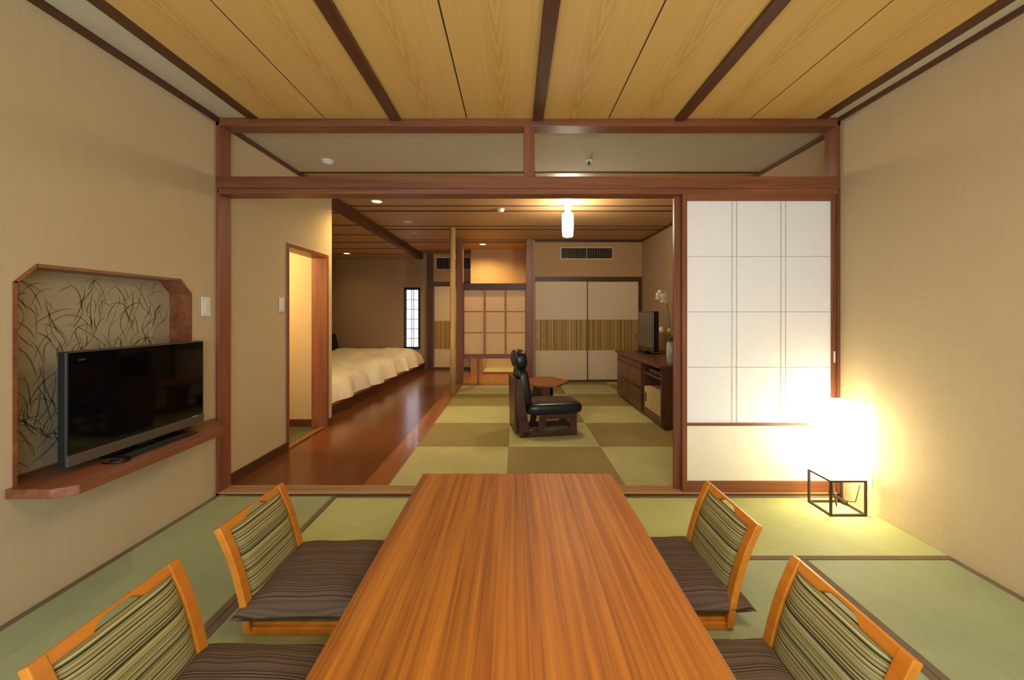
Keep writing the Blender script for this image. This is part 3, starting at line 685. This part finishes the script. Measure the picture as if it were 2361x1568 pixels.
# ------------------------------------------------------------------ air-conditioning grilles
def grille(x0, x1, y, z0, z1, nfin, label):
    g = thing('air_grille', label, 'grille', ((x0+x1)/2, y, (z0+z1)/2)); a, b = (x1-x0)/2, (z1-z0)/2; f = .022
    obj('frame', MB().box(-a, a, -.012, 0, b-f, b).box(-a, a, -.012, 0, -b, -b+f).box(-a, -a+f, -.012, 0, -b+f, b-f).box(a-f, a, -.012, 0, -b+f, b-f), plain('grille_frame', lin(206, 182, 138), .6), g)
    obj('backing', MB().box(-a+f, a-f, -.003, -.001, -b+f, b-f), M['black'], g)
    fin = MB().box(-.004, .004, -.010, -.003, -b+f, b-f).mesh('fin')
    for k in range(nfin): obj('fin', fin, M['cabfin'], g, loc=(-a+f+(2*a-2*f)*(k+.5)/nfin, 0, 0))
    obj('divider', MB().box(-.007, .007, -.011, -.003, -b+f, b-f), M['cabfin'], g)
M['cabfin'] = plain('grille_fins', lin(120, 104, 76), .5)
grille(.805, 1.745, YFU, 2.165, 2.39, 30, 'long slatted air grille above the cream sliding doors')
grille(-1.70, -.93, YFAR, 2.16, 2.44, 16, 'dark air grille high on the far wall behind the round post')

# ------------------------------------------------------------------ beds
pf = thing('bed_platform', 'long low wooden platform carrying the futon beds along the hall', 'platform', (0, 0, FZ))
pe = lambda y: -2.10+(y-4.8)*.045
obj('deck', MB().prism([(AX+.002, WE+.002), (pe(WE), WE+.002), (pe(YFAR), YFAR-.002), (AX+.002, YFAR-.002)], .12, .155, 'z'), M['trim']['y'], pf, .004)
obj('plinth', MB().prism([(AX+.002, WE+.002), (pe(WE)-.03, WE+.002), (pe(YFAR)-.03, YFAR-.002), (AX+.002, YFAR-.002)], 0, .12, 'z'), M['darktrim']['y'], pf)
def duvet(y0, y1, h, seed, label):
    r = random.Random(seed); ph = [r.uniform(0, 6.28) for _ in range(8)]; mb = MB(); n, m = 44, 36; x1 = pe((y0+y1)/2)+.0; x0 = AX+.16
    def top(u, v):
        U, V = 2*u-1, 2*v-1
        x = x0+(x1-x0)*u; y = y0+(y1-y0)*v
        p = max(0, 1-abs(U)**9)**.42*max(0, 1-abs(V)**5)**.42
        wv = .018*math.sin(5*x+ph[0])*math.sin(6*y+ph[1])+.012*math.sin(13*x+ph[2]+2*math.sin(4*y+ph[3]))*math.sin(3*y+ph[4])+.006*math.sin(27*y+ph[5]+3*math.sin(5*x+ph[6]))
        bulge = .045*math.sin(9*y+ph[7])*(max(0, U)**6)
        return (x+bulge-.02*abs(V)**4*max(0, U), y, .17+FZ-.012+h*p*(1-.12*(1-V*V)*0)+wv*p)
    mb.grid(top, n, m)
    mb.grid(lambda u, v: (lambda p: (p[0], p[1], .158+FZ))(top(1-u, v)), 8, 8)
    o = obj('duvet', mb, M['duvet'], None, 0, True)
    return tag(o, label, 'duvet', 'puffy white futon duvets')
duvet(4.58, 6.02, .29, 1, 'puffy white duvet on the bed nearest the hall wall corner')
duvet(6.03, 7.55, .31, 2, 'puffy white duvet on the middle bed')
duvet(7.56, 8.93, .33, 5, 'puffy white duvet on the bed below the narrow window')
hb = thing('headboard', 'dark padded headboard at the head of the far bed', 'headboard', (AX+.003, 8.3, .175))
obj('panel', MB().prism([(0, 0), (.14, 0), (.12, .30), (.05, .62), (0, .62)], -.60, .62, 'y'), M['leather'], hb, .01)

# ------------------------------------------------------------------ black reclining floor chair
bc = thing('reclining_floor_chair', 'black leather floor chair with headrest on a dark wooden base', 'chair', (.058, 3.99, FZ), math.radians(10))
for yy in (.0, .36):
    nm = MB()
    # skid with a slotted side panel
    nm.box(0.02, .565, yy, yy+.028, 0, .055)
    obj('skid', nm, M['darkwood'], bc, .004)
    pn = MB().prism([(.17, .055), (.235, .055), (.255, .165), (.565, .165), (.565, .215), (.20, .215)], yy+.002, yy+.026, 'y').box(.495, .565, yy+.002, yy+.026, .055, .165)
    obj('side_panel', pn, M['darkwood'], bc, .003)
    obj('back_post', MB().prism([(.0, .0), (.10, .02), (.052, .30), (.04, .36), (.022, .50), (.010, .56), (-.035, .56), (-.040, .30)], yy+.0, yy+.030, 'y'), M['darkwood'], bc, .004)
obj('back_panel', MB().prism([(-.045, .03), (-.020, .03), (-.030, .57), (-.058, .57)], .03, .36, 'y'), M['darkwood'], bc, .003)
obj('cross_bar', MB().box(.50, .55, .028, .36, .06, .10), M['darkwood'], bc)
obj('seat_cushion', MB().soft((.345, .194, .262), (.295, .215, .068), .55, .38, 36, 18), M['leather'], bc, 0, True)
obj('back_cushion', MB().soft((.055, .194, .47), (.055, .185, .20), .5, .4, 30, 18, -.14), M['leather'], bc, 0, True)
obj('headrest', MB().soft((.02, .194, .735), (.066, .165, .10), .7, .45, 28, 16, -.1), M['leather'], bc, 0, True)
obj('headrest_stem', MB().box(-.02, .02, .15, .24, .55, .68), M['leather'], bc)

# ------------------------------------------------------------------ hexagonal side table
st = thing('hexagonal_table', 'low reddish hexagonal wooden table behind the black floor chair', 'table', (.39, 5.15, FZ))
hexa = [(.29, 0), (.105, .35), (-.105, .35), (-.29, 0), (-.105, -.35), (.105, -.35)]
M['hexwood'] = wood('red_table_wood', lin(120, 66, 34), lin(162, 96, 52), 'x', .3)
obj('tabletop', MB().prism(hexa, .34, .365, 'z'), M['hexwood'], st, .004)
obj('pedestal', MB().box(-.045, .045, -.05, .05, .03, .34), M['hexwood'], st, .004)
obj('pedestal', MB().box(.05, .085, -.03, .03, .03, .34), M['black'], st, .003)
obj('cross_panel', MB().box(-.16, -.05, -.02, .02, .03, .30), M['darkwood'], st)
obj('base', MB().prism([(x*.6, y*.6) for x, y in hexa], 0, .03, 'z'), M['darkwood'], st, .003)

# ------------------------------------------------------------------ television cabinet
CX0, CX1, CY0, CY1, CZ = 1.505, 2.15, 4.26, 6.08, .675
cab = thing('television_cabinet', 'long dark wooden low cabinet along the wall under the small television', 'cabinet', (CX0, CY0, FZ))
dx, dy, hz = CX1-CX0, CY1-CY0, CZ-FZ
obj('top_board', MB().box(-.03, dx, -.02, dy+.02, hz-.03, hz), M['darktop'] if 'darktop' in M else M['cabwood'], cab, .003)
obj('end_panel', MB().box(0, dx, 0, .03, .03, hz-.03), M['cabwood'], cab)
obj('end_panel', MB().box(0, dx, dy-.03, dy, .03, hz-.03), M['cabwood'], cab)
obj('partition', MB().box(.005, dx, .62, .65, .03, hz-.03), M['cabwood'], cab)
obj('back_panel', MB().box(dx-.02, dx, .03, dy-.03, .03, hz-.03), M['cabwood'], cab)
obj('plinth', MB().box(.03, dx-.02, .01, dy-.01, 0, .04), M['darkwood'], cab)
obj('shelf', MB().box(.01, dx-.02, .03, .62, .50, .52), M['cabwood'], cab)
obj('shelf', MB().box(.01, dx-.02, .03, .62, .04, .115), M['cabwood'], cab)
for i in range(2):
    y0 = .66+i*.57
    dr = obj('drawer', MB().box(-.012, .30, y0, y0+.55, hz-.12, hz-.035), M['cabwood'], cab, .003); obj('handle', MB().box(-.022, -.012, y0+.12, y0+.43, hz-.066, hz-.052), M['black'], dr)
    dr = obj('door', MB().box(-.012, .012, y0, y0+.55, .30, hz-.125), M['cabwood'], cab, .003); obj('handle', MB().box(-.016, -.010, y0+.04, y0+.30, .305, .33), M['black'], dr)
    dr = obj('drawer', MB().box(-.012, .30, y0, y0+.55, .05, .295), M['cabwood'], cab, .003)
o = thing('disc_player', 'flat black player on the open upper shelf of the cabinet', 'player', (CX0+.04, CY0+.09, FZ+.52))
obj('case', MB().box(0, .28, 0, .42, 0, .055), M['black'], o, .004); obj('front_strip', MB().box(-.003, 0, .02, .40, .012, .03), M['gun'], o)
o = thing('small_fridge', 'small beige fridge in the open bay of the cabinet', 'fridge', (CX0+.02, CY0+.05, FZ+.118))
obj('body', MB().box(.012, .40, 0, .54, 0, .24), plain('beige_enamel', lin(196, 176, 134), .4), o, .006); dr = obj('door', MB().box(-.012, .012, 0, .54, 0, .24), plain('beige_door', lin(182, 164, 124), .4), o, .006)
obj('handle', MB().box(-.02, -.012, .46, .49, .07, .17), M['gun'], dr)

t2 = thing('television', 'small television with a painted grey reflection standing on the long dark cabinet', 'television', (1.81, 5.73, CZ))
obj('body', MB().box(-.012, .065, -.33, .33, .035, .565), M['black'], t2, .008)
obj('screen', MB().box(-.016, -.012, -.315, .315, .085, .55), plain('screen_reflection_grey', lin(92, 86, 74), .3, 0, .6), t2)  # grey base colour paints the room's reflection on the dark screen
obj('lower_bezel', MB().box(-.017, -.012, -.33, .33, .035, .083), M['gun'], t2)
obj('neck', MB().box(.0, .05, -.05, .05, 0, .05), M['black'], t2); obj('foot', MB().box(-.10, .13, -.20, .20, 0, .014), M['black'], t2, .004)

vz = thing('vase', 'pale grey glazed vase at the end of the dark cabinet', 'vase', (1.672, 4.45, CZ))
obj('body', MB().lathe([(.034, 0), (.040, .01), (.047, .10), (.046, .18), (.040, .225), (.030, .24), (.026, .236)], 0, 0, 24), plain('celadon_glaze', lin(166, 172, 164), .15, 0, .6), vz, 0, True)
fl = thing('flower_arrangement', 'white orchid on a tall stem with yellow blooms in the pale vase', 'flowers', (1.672, 4.45, CZ+.243))
sm = MB(); sm.tube([(0, 0, 0), (-.005, 0, .12), (-.02, 0, .26), (-.04, 0, .38), (-.07, 0, .46), (-.11, 0, .50), (-.145, 0, .49)], .0035, 6)
M['stem'] = plain('green_stem', lin(86, 84, 40), .6); M['petal'] = plain('white_petal', lin(238, 232, 208), .6); M['yellow'] = plain('yellow_petal', lin(218, 166, 52), .6)
obj('stem', sm, M['stem'], fl, 0, True)
def flower(c, r, mats, n=5, tilt=0):
    rr = random.Random(int(c[0]*9999)); ctr = Vector(c)
    cen = obj('blossom', MB().soft(c, (r*.22,)*3, 1, 1, 10, 6), M['yellow'], fl, 0, True)
    for k in range(n):
        a = 2*PI*k/n+rr.uniform(-.2, .2); mb = MB()
        def fn(u, v):
            w_ = math.sin(PI*min(1, u*1.02))**.7*r*.42*(2*v-1); l = r*u
            x = math.cos(a)*l-math.sin(a)*w_; z = math.sin(a)*l+math.cos(a)*w_
            return (ctr.x+x*.9, ctr.y-.012+.03*u*u+x*.3, ctr.z+z)
        mb.grid(fn, 6, 4); p = obj('petal', mb, mats, cen, 0, True)
flower((-.075, -.02, .455), .068, M['petal']); flower((-.130, -.01, .475), .052, M['petal']); flower((-.105, .02, .52), .035, M['petal'])
flower((-.02, -.03, .105), .035, M['yellow'], 8); flower((-.105, -.02, .12), .032, M['petal'], 8); flower((.02, 0, .075), .03, M['yellow'], 8)
for k in range(9):
    a = k*.7; L = .10+.02*(k % 3); mb = MB()
    def fn(u, v):
        w_ = math.sin(PI*u)**.8*.018*(2*v-1)
        return (math.cos(a)*L*u-math.sin(a)*w_, math.sin(a)*L*u+math.cos(a)*w_, .01+.10*u-.09*u*u)
    obj('leaf', mb.grid(fn, 6, 2), M['stem'], fl, 0, True)

cu = obj('seat_pad', MB().soft((0, 0, .075), (.21, .20, .075), .45, .4, 28, 14), M['leather'], None, 0, True, (.20, 5.62, FZ)); tag(cu, 'black padded seat glimpsed behind the pedestal of the hexagonal table', 'cushion')
